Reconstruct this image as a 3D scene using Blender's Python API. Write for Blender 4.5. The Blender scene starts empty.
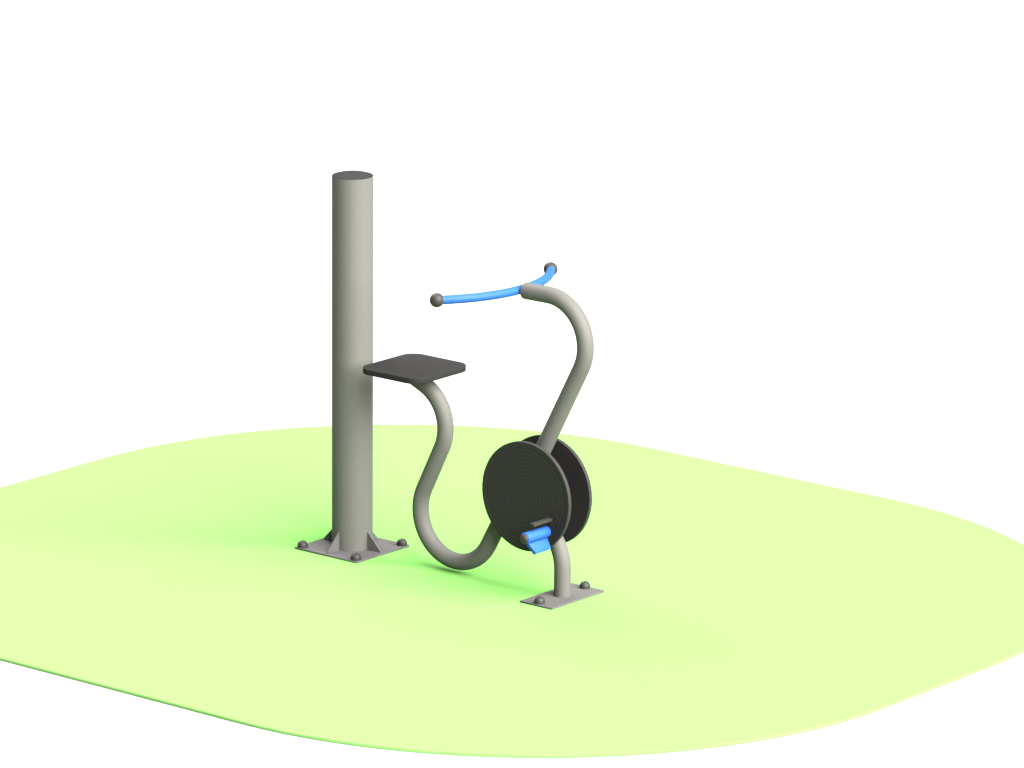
import bpy, bmesh, math
from math import sin, cos, pi, radians as rad
from mathutils import Vector, Matrix

scene = bpy.context.scene
COL = scene.collection

# ---------------------------------------------------------------- materials
def material(name, rgb, rough=0.5, spec=0.3, var=0.06, scale=6.0, bump=0.0, bscale=400.0, metallic=0.0):
    m = bpy.data.materials.new(name); m.use_nodes = True
    nt = m.node_tree; b = nt.nodes['Principled BSDF']
    b.inputs['Roughness'].default_value = rough
    b.inputs['Specular IOR Level'].default_value = spec
    b.inputs['Metallic'].default_value = metallic
    tc = nt.nodes.new('ShaderNodeTexCoord')
    n = nt.nodes.new('ShaderNodeTexNoise')
    n.inputs['Scale'].default_value = scale; n.inputs['Detail'].default_value = 5
    nt.links.new(tc.outputs['Object'], n.inputs['Vector'])
    mr = nt.nodes.new('ShaderNodeMapRange')
    mr.inputs['To Min'].default_value = 1 - var; mr.inputs['To Max'].default_value = 1 + var
    nt.links.new(n.outputs['Fac'], mr.inputs['Value'])
    mul = nt.nodes.new('ShaderNodeVectorMath'); mul.operation = 'SCALE'
    mul.inputs[0].default_value = rgb
    nt.links.new(mr.outputs['Result'], mul.inputs['Scale'])
    nt.links.new(mul.outputs['Vector'], b.inputs['Base Color'])
    mr2 = nt.nodes.new('ShaderNodeMapRange')
    mr2.inputs['To Min'].default_value = rough - 0.06; mr2.inputs['To Max'].default_value = rough + 0.06
    nt.links.new(n.outputs['Fac'], mr2.inputs['Value'])
    nt.links.new(mr2.outputs['Result'], b.inputs['Roughness'])
    if bump:
        n2 = nt.nodes.new('ShaderNodeTexNoise')
        n2.inputs['Scale'].default_value = bscale; n2.inputs['Detail'].default_value = 2
        nt.links.new(tc.outputs['Object'], n2.inputs['Vector'])
        bp = nt.nodes.new('ShaderNodeBump')
        bp.inputs['Strength'].default_value = bump; bp.inputs['Distance'].default_value = 0.001
        nt.links.new(n2.outputs['Fac'], bp.inputs['Height'])
        nt.links.new(bp.outputs['Normal'], b.inputs['Normal'])
    return m

M_STEEL = material('grey powder coated steel', (0.0485, 0.0480, 0.0440), 0.6, 0.10, 0.03, 5.0, 0.15, 600)
M_PLATE = material('grey steel plate', (0.0445, 0.0430, 0.0425), 0.7, 0.08, 0.05, 9.0, 0.15, 600)
M_BOLT = material('dark grey plastic cap', (0.0125, 0.0114, 0.0114), 0.55, 0.15, 0.05, 20.0)
M_CAP = material('dark grey post lid', (0.0098, 0.0098, 0.0096), 0.75, 0.05, 0.05, 12.0, 0.15, 500)
M_SEAT = material('charcoal rubber', (0.0092, 0.0090, 0.0088), 0.75, 0.05, 0.16, 24.0, 0.25, 350)
M_DISC = material('black moulded plastic', (0.0094, 0.0084, 0.0085), 0.6, 0.10, 0.05, 8.0)
M_RIM = material('worn grey disc rim', (0.0125, 0.0122, 0.0115), 0.6, 0.12, 0.05, 8.0)  # edge of the discs, a lighter grey than their faces
M_KNOB = material('brown grey rubber knob', (0.0138, 0.0118, 0.0100), 0.55, 0.15, 0.06, 20.0)
M_BLUE = material('bright blue plastic', (0.0080, 0.041, 0.17), 0.55, 0.10, 0.03, 10.0)
M_BAR = material('brown grey plastic bar', (0.0155, 0.0143, 0.0128), 0.7, 0.06, 0.05, 20.0)
M_MAT = material('light green rubber', (0.0840, 0.205, 0.0495), 0.9, 0.0, 0.022, 2.5)
M_FLOOR = material('white ground', (0.18, 0.18, 0.18), 0.95, 0.0, 0.01, 0.8)

# ---------------------------------------------------------------- helpers
def link(name, bm, mats, parent=None, smooth=True, angle=40):
    bmesh.ops.recalc_face_normals(bm, faces=bm.faces)
    me = bpy.data.meshes.new(name)
    for f in bm.faces: f.smooth = smooth and len(f.verts) <= 4
    if smooth:
        for e in bm.edges:
            if len(e.link_faces) == 2 and (e.calc_face_angle(0) > rad(angle) or any(len(f.verts) > 4 for f in e.link_faces)): e.smooth = False
    bm.to_mesh(me); bm.free()
    for m in (mats if isinstance(mats, (list, tuple)) else [mats]): me.materials.append(m)
    o = bpy.data.objects.new(name, me); COL.objects.link(o)
    if parent: o.parent = parent
    return o

def empty(name, loc, label, cat):
    o = bpy.data.objects.new(name, None); COL.objects.link(o)
    o.location = loc; o.empty_display_size = 0.1
    o['label'] = label; o['category'] = cat
    return o

def copy_part(o, parent, loc, rotz=0.0):
    c = o.copy(); COL.objects.link(c); c.parent = parent
    c.location = loc; c.rotation_euler = (0, 0, rotz)
    return c

def arc(cx, cz, r, a0, a1, n):
    return [(cx + r * cos(rad(a0 + (a1 - a0) * i / n)), cz + r * sin(rad(a0 + (a1 - a0) * i / n))) for i in range(n + 1)]

def sweep(bm, path, r, normal, seg=40, round0=0.0, round1=0.0, mi=0):
    """round tube along a planar path; the ends are closed, with an eased edge"""
    P = [Vector(p) for p in path]; N = Vector(normal).normalized()
    def tan(i):
        a = P[max(i - 1, 0)]; b = P[min(i + 1, len(P) - 1)]
        return (b - a).normalized()
    rings = []
    def ring(c, t, rr):
        s = N.cross(t).normalized()
        return [bm.verts.new(c + (N * cos(2 * pi * k / seg) + s * sin(2 * pi * k / seg)) * rr) for k in range(seg)]
    t0, t1 = tan(0), tan(len(P) - 1)
    if round0:
        for k in range(5):
            a = pi / 2 * k / 5
            rings.append(ring(P[0] - t0 * round0 * cos(a), t0, r - round0 + round0 * sin(a)))
    for i, p in enumerate(P): rings.append(ring(p, tan(i), r))
    if round1:
        for k in range(4, -1, -1):
            a = pi / 2 * k / 5
            rings.append(ring(P[-1] + t1 * round1 * cos(a), t1, r - round1 + round1 * sin(a)))
    for a, b in zip(rings, rings[1:]):
        for k in range(seg):
            bm.faces.new((a[k], a[(k + 1) % seg], b[(k + 1) % seg], b[k])).material_index = mi
    bm.faces.new(rings[0][::-1]).material_index = mi
    bm.faces.new(rings[-1]).material_index = mi

def lathe(bm, prof, mtx=Matrix(), seg=64, mi=lambda i: 0):
    """profile of (radius, height) turned about the local Z axis"""
    rings = []
    for r, z in prof:
        if r < 1e-6: rings.append([bm.verts.new(mtx @ Vector((0, 0, z)))])
        else: rings.append([bm.verts.new(mtx @ Vector((r * cos(2 * pi * k / seg), r * sin(2 * pi * k / seg), z))) for k in range(seg)])
    for i, (a, b) in enumerate(zip(rings, rings[1:])):
        for k in range(seg):
            k2 = (k + 1) % seg
            vs = [a[0] if len(a) == 1 else a[k]]
            if len(a) > 1: vs.append(a[k2])
            if len(b) > 1: vs += [b[k2], b[k]]
            else: vs.append(b[0])
            if len(vs) > 2: bm.faces.new(vs).material_index = mi(i)

def rrect(x0, x1, y0, y1, r, n=12):
    pts = []
    for cx, cy, a in ((x1 - r, y1 - r, 0), (x0 + r, y1 - r, 90), (x0 + r, y0 + r, 180), (x1 - r, y0 + r, 270)):
        for i in range(n + 1):
            t = rad(a + 90 * i / n); pts.append((cx + r * cos(t), cy + r * sin(t)))
    return pts

def slab(bm, x0, x1, y0, y1, r, z0, z1, ease=0.002, n=12, steps=3, mtx=Matrix()):
    """rounded rectangular plate with eased edges"""
    lev = []
    for i in range(steps + 1):
        a = pi / 2 * i / steps; lev.append((ease * (1 - sin(a)), z0 + ease * (1 - cos(a))))
    for i in range(steps + 1):
        a = pi / 2 * i / steps; lev.append((ease * (1 - cos(a)), z1 - ease * (1 - sin(a))))
    loops = []
    for ins, z in lev:
        loops.append([bm.verts.new(mtx @ Vector((x, y, z))) for x, y in
                      rrect(x0 + ins, x1 - ins, y0 + ins, y1 - ins, max(r - ins, 0.0004), n)])
    m = len(loops[0])
    for a, b in zip(loops, loops[1:]):
        for k in range(m): bm.faces.new((a[k], a[(k + 1) % m], b[(k + 1) % m], b[k]))
    bm.faces.new(loops[0][::-1]); bm.faces.new(loops[-1])

# ---------------------------------------------------------------- setting
MAT_T = 0.012
bm = bmesh.new()
bmesh.ops.create_circle(bm, cap_ends=True, radius=90, segments=96)
floor = link('ground', bm, M_FLOOR, smooth=False)
floor.location = (0, 0, -MAT_T); floor['kind'] = 'structure'
floor['label'] = 'plain white ground around the green mat'

bm = bmesh.new()
slab(bm, -1.743, 2.925, -2.050, 2.058, 1.700, -MAT_T + 0.0005, 0.0, 0.0015, 48, 2)
mat = link('safety_mat', bm, M_MAT)
mat['label'] = 'thin light green safety mat with broad rounded corners lying on white ground'
mat['category'] = 'mat'

# ---------------------------------------------------------------- post
R, H, TP, HP = 0.0838, 1.560, 0.008, 0.1670
post = empty('support_post', (0, 0, 0), 'tall thick grey round post with dark lid standing on a square bolted plate', 'post')
bm = bmesh.new()
lathe(bm, [(0, TP - 0.003), (R, TP - 0.003)] + [(R, TP + (H - TP - 0.004) * i / 12) for i in range(1, 13)] + [(R, H - 0.001), (R - 0.008, H - 0.001), (0, H - 0.001)], seg=96)
link('post_tube', bm, M_STEEL, post)
bm = bmesh.new()
lathe(bm, [(0, H - 0.012), (R - 0.006, H - 0.012), (R - 0.0005, H + 0.0004)] + [((R - 0.0005) * k / 10, H + 0.0004 + 0.014 * (1 - (k / 10) ** 2)) for k in range(9, 0, -1)] + [(0, H + 0.0144)], seg=96)
link('post_cap', bm, M_CAP, post)
bm = bmesh.new(); slab(bm, -HP, HP, -HP, HP, 0.002, 0.0005, TP, 0.0012, 2, 2)
plate = link('base_plate', bm, M_PLATE, post)
# triangular stiffeners, one on each side of the post
def gusset_mesh():
    bm = bmesh.new(); t = 0.0032
    prof = [(R - 0.004, TP - 0.001), (0.153, TP - 0.001), (0.153, TP + 0.006), (R + 0.003, TP + 0.074), (R - 0.004, TP + 0.074)]
    a = [bm.verts.new((x, -t, z)) for x, z in prof]; b = [bm.verts.new((x, t, z)) for x, z in prof]
    bm.faces.new(a); bm.faces.new(b[::-1])
    for i in range(5): bm.faces.new((a[i], a[(i + 1) % 5], b[(i + 1) % 5], b[i]))
    return bm
g = link('gusset', gusset_mesh(), M_PLATE, post, smooth=False)
for k in (1, 2, 3): copy_part(g, post, (0, 0, 0), k * pi / 2)
# domed bolt covers
def bolt_mesh():
    bm = bmesh.new(); r = 0.0215
    lathe(bm, [(0, -0.001), (r, -0.001), (r, 0.007)] + [(r * cos(rad(a)), 0.007 + r * 0.95 * sin(rad(a))) for a in range(10, 90, 10)] + [(0, 0.007 + r * 0.95)], seg=32)
    return bm
BO = 0.1440
bolt = link('bolt_cap', bolt_mesh(), M_BOLT, plate); bolt.location = (-BO, -BO, TP)
for sx, sy in ((1, -1), (1, 1), (-1, 1)): copy_part(bolt, plate, (sx * BO, sy * BO, TP))

# ---------------------------------------------------------------- pedal trainer
BX = 1.1035                                   # the bike stands on its foot plate
bike = empty('exercise_bike', (BX, 0, 0), 'outdoor pedal trainer of bent grey tube with dark seat, black discs and blue handlebar', 'exercise bike')
TR = 0.0338
def X(pts, y=0.0): return [(x - BX, y, z) for x, z in pts]

# one bent tube: seat > S bend > U bend > straight > hook at the handlebar
path = [(0.325, 0.7785)] + arc(0.314, 0.5870, 0.180, 66, -26, 26)
lo = arc(0.555, 0.2370, 0.190, 154, 332, 44)
up = arc(1.0205, 1.037, 0.187, -27, 90, 34)
def line(a, b, n): return [(a[0] + (b[0] - a[0]) * i / n, a[1] + (b[1] - a[1]) * i / n) for i in range(1, n)]
path += line(path[-1], lo[0], 4) + lo + [(0.7600, 0.2170), (0.8000, 0.2850), (0.8400, 0.3330), (0.8800, 0.3790), (0.9130, 0.4260)] + line((0.9400, 0.4790), up[0], 12) + up + line(up[-1], (0.904, 1.2235), 4) + [(0.904, 1.2235)]
bm = bmesh.new(); sweep(bm, X(path), TR, (0, 1, 0), 48, 0.0, 0.006)
link('frame_tube', bm, M_STEEL, bike)

fp = [(BX, 0.005), (BX, 0.06), (BX, 0.11)] + arc(BX - 0.195, 0.115, 0.195, 0, 59.5, 20)
e = fp[-1]; fp += [(e[0] - 0.05, e[1] + 0.0295), (e[0] - 0.155, e[1] + 0.0914)]
bm = bmesh.new(); sweep(bm, X(fp), TR, (0, 1, 0), 48)
link('foot_tube', bm, M_STEEL, bike)

bm = bmesh.new(); slab(bm, -0.0825, 0.0825, -HP, HP, 0.002, 0.0005, TP, 0.0012, 2, 2)
foot = link('foot_plate', bm, M_PLATE, bike)
copy_part(bolt, foot, (0, -BO, TP)); copy_part(bolt, foot, (0, BO, TP))

# seat
SZ = 0.825
bm = bmesh.new(); slab(bm, 0.176 - BX, 0.495 - BX, -0.179, 0.165, 0.062, SZ - 0.024, SZ, 0.003, 14, 4)
seat = link('seat', bm, M_SEAT, bike, angle=50)

# handlebar: a shallow bow bent back towards the seat, a ball on each end
HZ, HR, HC = 1.2235, 0.538, 0.876
th = math.asin(0.350 / HR)
bar = [(HC - HR + HR * cos(th * (i / 20 - 1)) - BX, HR * sin(th * (i / 20 - 1)), HZ) for i in range(41)]
bm = bmesh.new(); sweep(bm, bar, 0.0176, (0, 0, 1), 32)
hb = link('handlebar', bm, M_BLUE, bike)
def ball():
    bm = bmesh.new(); r = 0.0285
    lathe(bm, [(0, -r)] + [(r * cos(rad(a)), r * sin(rad(a))) for a in range(-80, 90, 10)] + [(0, r)], seg=40)
    return bm
kb = link('grip_knob', ball(), M_KNOB, hb); kb.location = (bar[0][0] - 0.004, bar[0][1] - 0.005, HZ)
copy_part(kb, hb, (bar[-1][0] - 0.004, bar[-1][1] + 0.005, HZ))

# the two discs, with fine turned rings on their outer faces
DX, DZ, DR, DT = 0.9695 - BX, 0.4065, 0.2232, 0.017
def disc_mesh():
    bm = bmesh.new()
    prof = [(0, DT)]; r = 0.012
    while r < DR - 0.02:
        prof += [(r, DT), (r + 0.0012, DT - 0.00032), (r + 0.0034, DT - 0.00032), (r + 0.0046, DT)]; r += 0.0165
    nrim = len(prof)
    prof += [(DR - 0.002, DT), (DR, DT - 0.002), (DR, 0.002), (DR - 0.002, 0), (0, 0)]
    lathe(bm, prof, Matrix.Rotation(pi / 2, 4, 'X'), 128, lambda i: 1 if nrim <= i <= nrim + 2 else 0)   # outer face towards -Y
    return bm
d1 = link('pedal_disc', disc_mesh(), [M_DISC, M_RIM], bike); d1.location = (DX, -0.058, DZ)
copy_part(d1, bike, (DX, 0.057, DZ), pi)
bm = bmesh.new(); lathe(bm, [(0, -0.058), (0.03, -0.058), (0.03, 0.057), (0, 0.057)], Matrix.Rotation(pi / 2, 4, 'X'), 32)
ax = link('axle', bm, M_STEEL, bike); ax.location = (DX, 0, DZ)

# pedals: a roller on a pin, its flap and the toe bar above it
RY = Matrix.Rotation(pi / 2, 4, 'X')         # local Z -> -Y
RL, RR = 0.141, 0.0237
bm = bmesh.new()
lathe(bm, [(0, 0.0), (RR - 0.003, 0.0), (RR, 0.003), (RR, RL - 0.004), (RR - 0.001, RL - 0.001), (RR - 0.004, RL), (0, RL)], RY, 40)
ped = link('pedal', bm, M_BLUE, bike); ped.location = (1.082 - BX, -0.0755, 0.284)
bm = bmesh.new()
lathe(bm, [(0, -0.004), (0.020, -0.004), (0.020, 0.002)] + [(0.020 * cos(rad(a)), 0.002 + 0.011 * sin(rad(a))) for a in range(10, 90, 10)] + [(0, 0.013)], RY, 32)
pc = link('end_cap', bm, M_KNOB, ped); pc.location = (0, -RL, 0)
bm = bmesh.new()                              # tapered plate hanging from the roller, leaning outwards
fl = [[(-0.010, -RL + 0.014, 0), (-0.010, -0.010, 0), (0.006, -0.010, 0), (0.006, -RL + 0.014, 0)],
      [(-0.010, -RL + 0.034, -0.047), (-0.010, -0.014, -0.047), (0.006, -0.014, -0.047), (0.006, -RL + 0.034, -0.047)]]
fr = Matrix.Rotation(rad(-30), 4, 'Y')
ft, fb = [[bm.verts.new(fr @ Vector(p)) for p in l] for l in fl]
bm.faces.new(ft); bm.faces.new(fb)
for k in range(4): bm.faces.new((ft[k], ft[(k + 1) % 4], fb[(k + 1) % 4], fb[k]))
bmesh.ops.bevel(bm, geom=bm.edges[:], offset=0.0012, segments=2, profile=0.5, affect='EDGES')
pf = link('flap', bm, M_BLUE, ped); pf.location = (0.006, 0, -0.0235)
bm = bmesh.new()
slab(bm, -0.011, 0.011, -0.116, 0.0, 0.002, -0.006, 0.006, 0.0015, 2, 2)
pb = link('toe_bar', bm, M_BAR, ped); pb.location = (0.019, -0.0005, 0.054)
# its twin half a turn away on the far disc
ped2 = copy_part(ped, bike, (2 * DX - (1.082 - BX), 0.0745, 2 * DZ - 0.284), pi)
for ch in (pc, pf):
    l = ch.location.copy(); copy_part(ch, ped2, l)

# ---------------------------------------------------------------- light
w = bpy.data.worlds.new('World'); scene.world = w; w.use_nodes = True
bg = w.node_tree.nodes['Background']
bg.inputs['Color'].default_value = (1, 1, 1, 1); bg.inputs['Strength'].default_value = 0.06
def sun(name, az, el, strength, angle, color):
    l = bpy.data.lights.new(name, 'SUN'); l.energy = strength; l.angle = rad(angle); l.color = color
    o = bpy.data.objects.new(name, l); COL.objects.link(o)
    d = Vector((cos(rad(el)) * cos(rad(az)), cos(rad(el)) * sin(rad(az)), sin(rad(el))))
    o.rotation_euler = d.to_track_quat('Z', 'Y').to_euler(); o.location = d * 12
    return o
sun('key_lamp', -5, 38, 4.9, 66, (1.0, 0.975, 0.935))
sun('fill_lamp', 160, 48, 0.75, 40, (1.0, 1.0, 1.0))

# ---------------------------------------------------------------- camera
cam = bpy.data.cameras.new('camera'); co = bpy.data.objects.new('camera', cam); COL.objects.link(co)
d_, f_, pt, ya, ox, oy, roll = 24.3031, 5935.0, 0.24897, 0.68386, -159.6882, 163.7917, 0.0077
fw = Vector((-sin(ya) * cos(pt), cos(ya) * cos(pt), -sin(pt)))
rt = Vector((cos(ya), sin(ya), 0)); upv = rt.cross(fw)
rt, upv = rt * cos(roll) + upv * sin(roll), upv * cos(roll) - rt * sin(roll)
co.location = -(fw * d_ + rt * (ox / f_ * d_) + upv * (-oy / f_ * d_))
co.rotation_euler = Matrix((rt, upv, -fw)).transposed().to_euler()
cam.sensor_fit = 'HORIZONTAL'; cam.sensor_width = 36; cam.lens = f_ * 36 / 1024
cam.clip_start = 0.1; cam.clip_end = 500
scene.camera = co

scene.view_settings.view_transform = 'Standard'; scene.view_settings.look = 'None'
scene.view_settings.exposure = 3.0; scene.view_settings.gamma = 1
scene.render.resolution_x, scene.render.resolution_y = 1024, 768
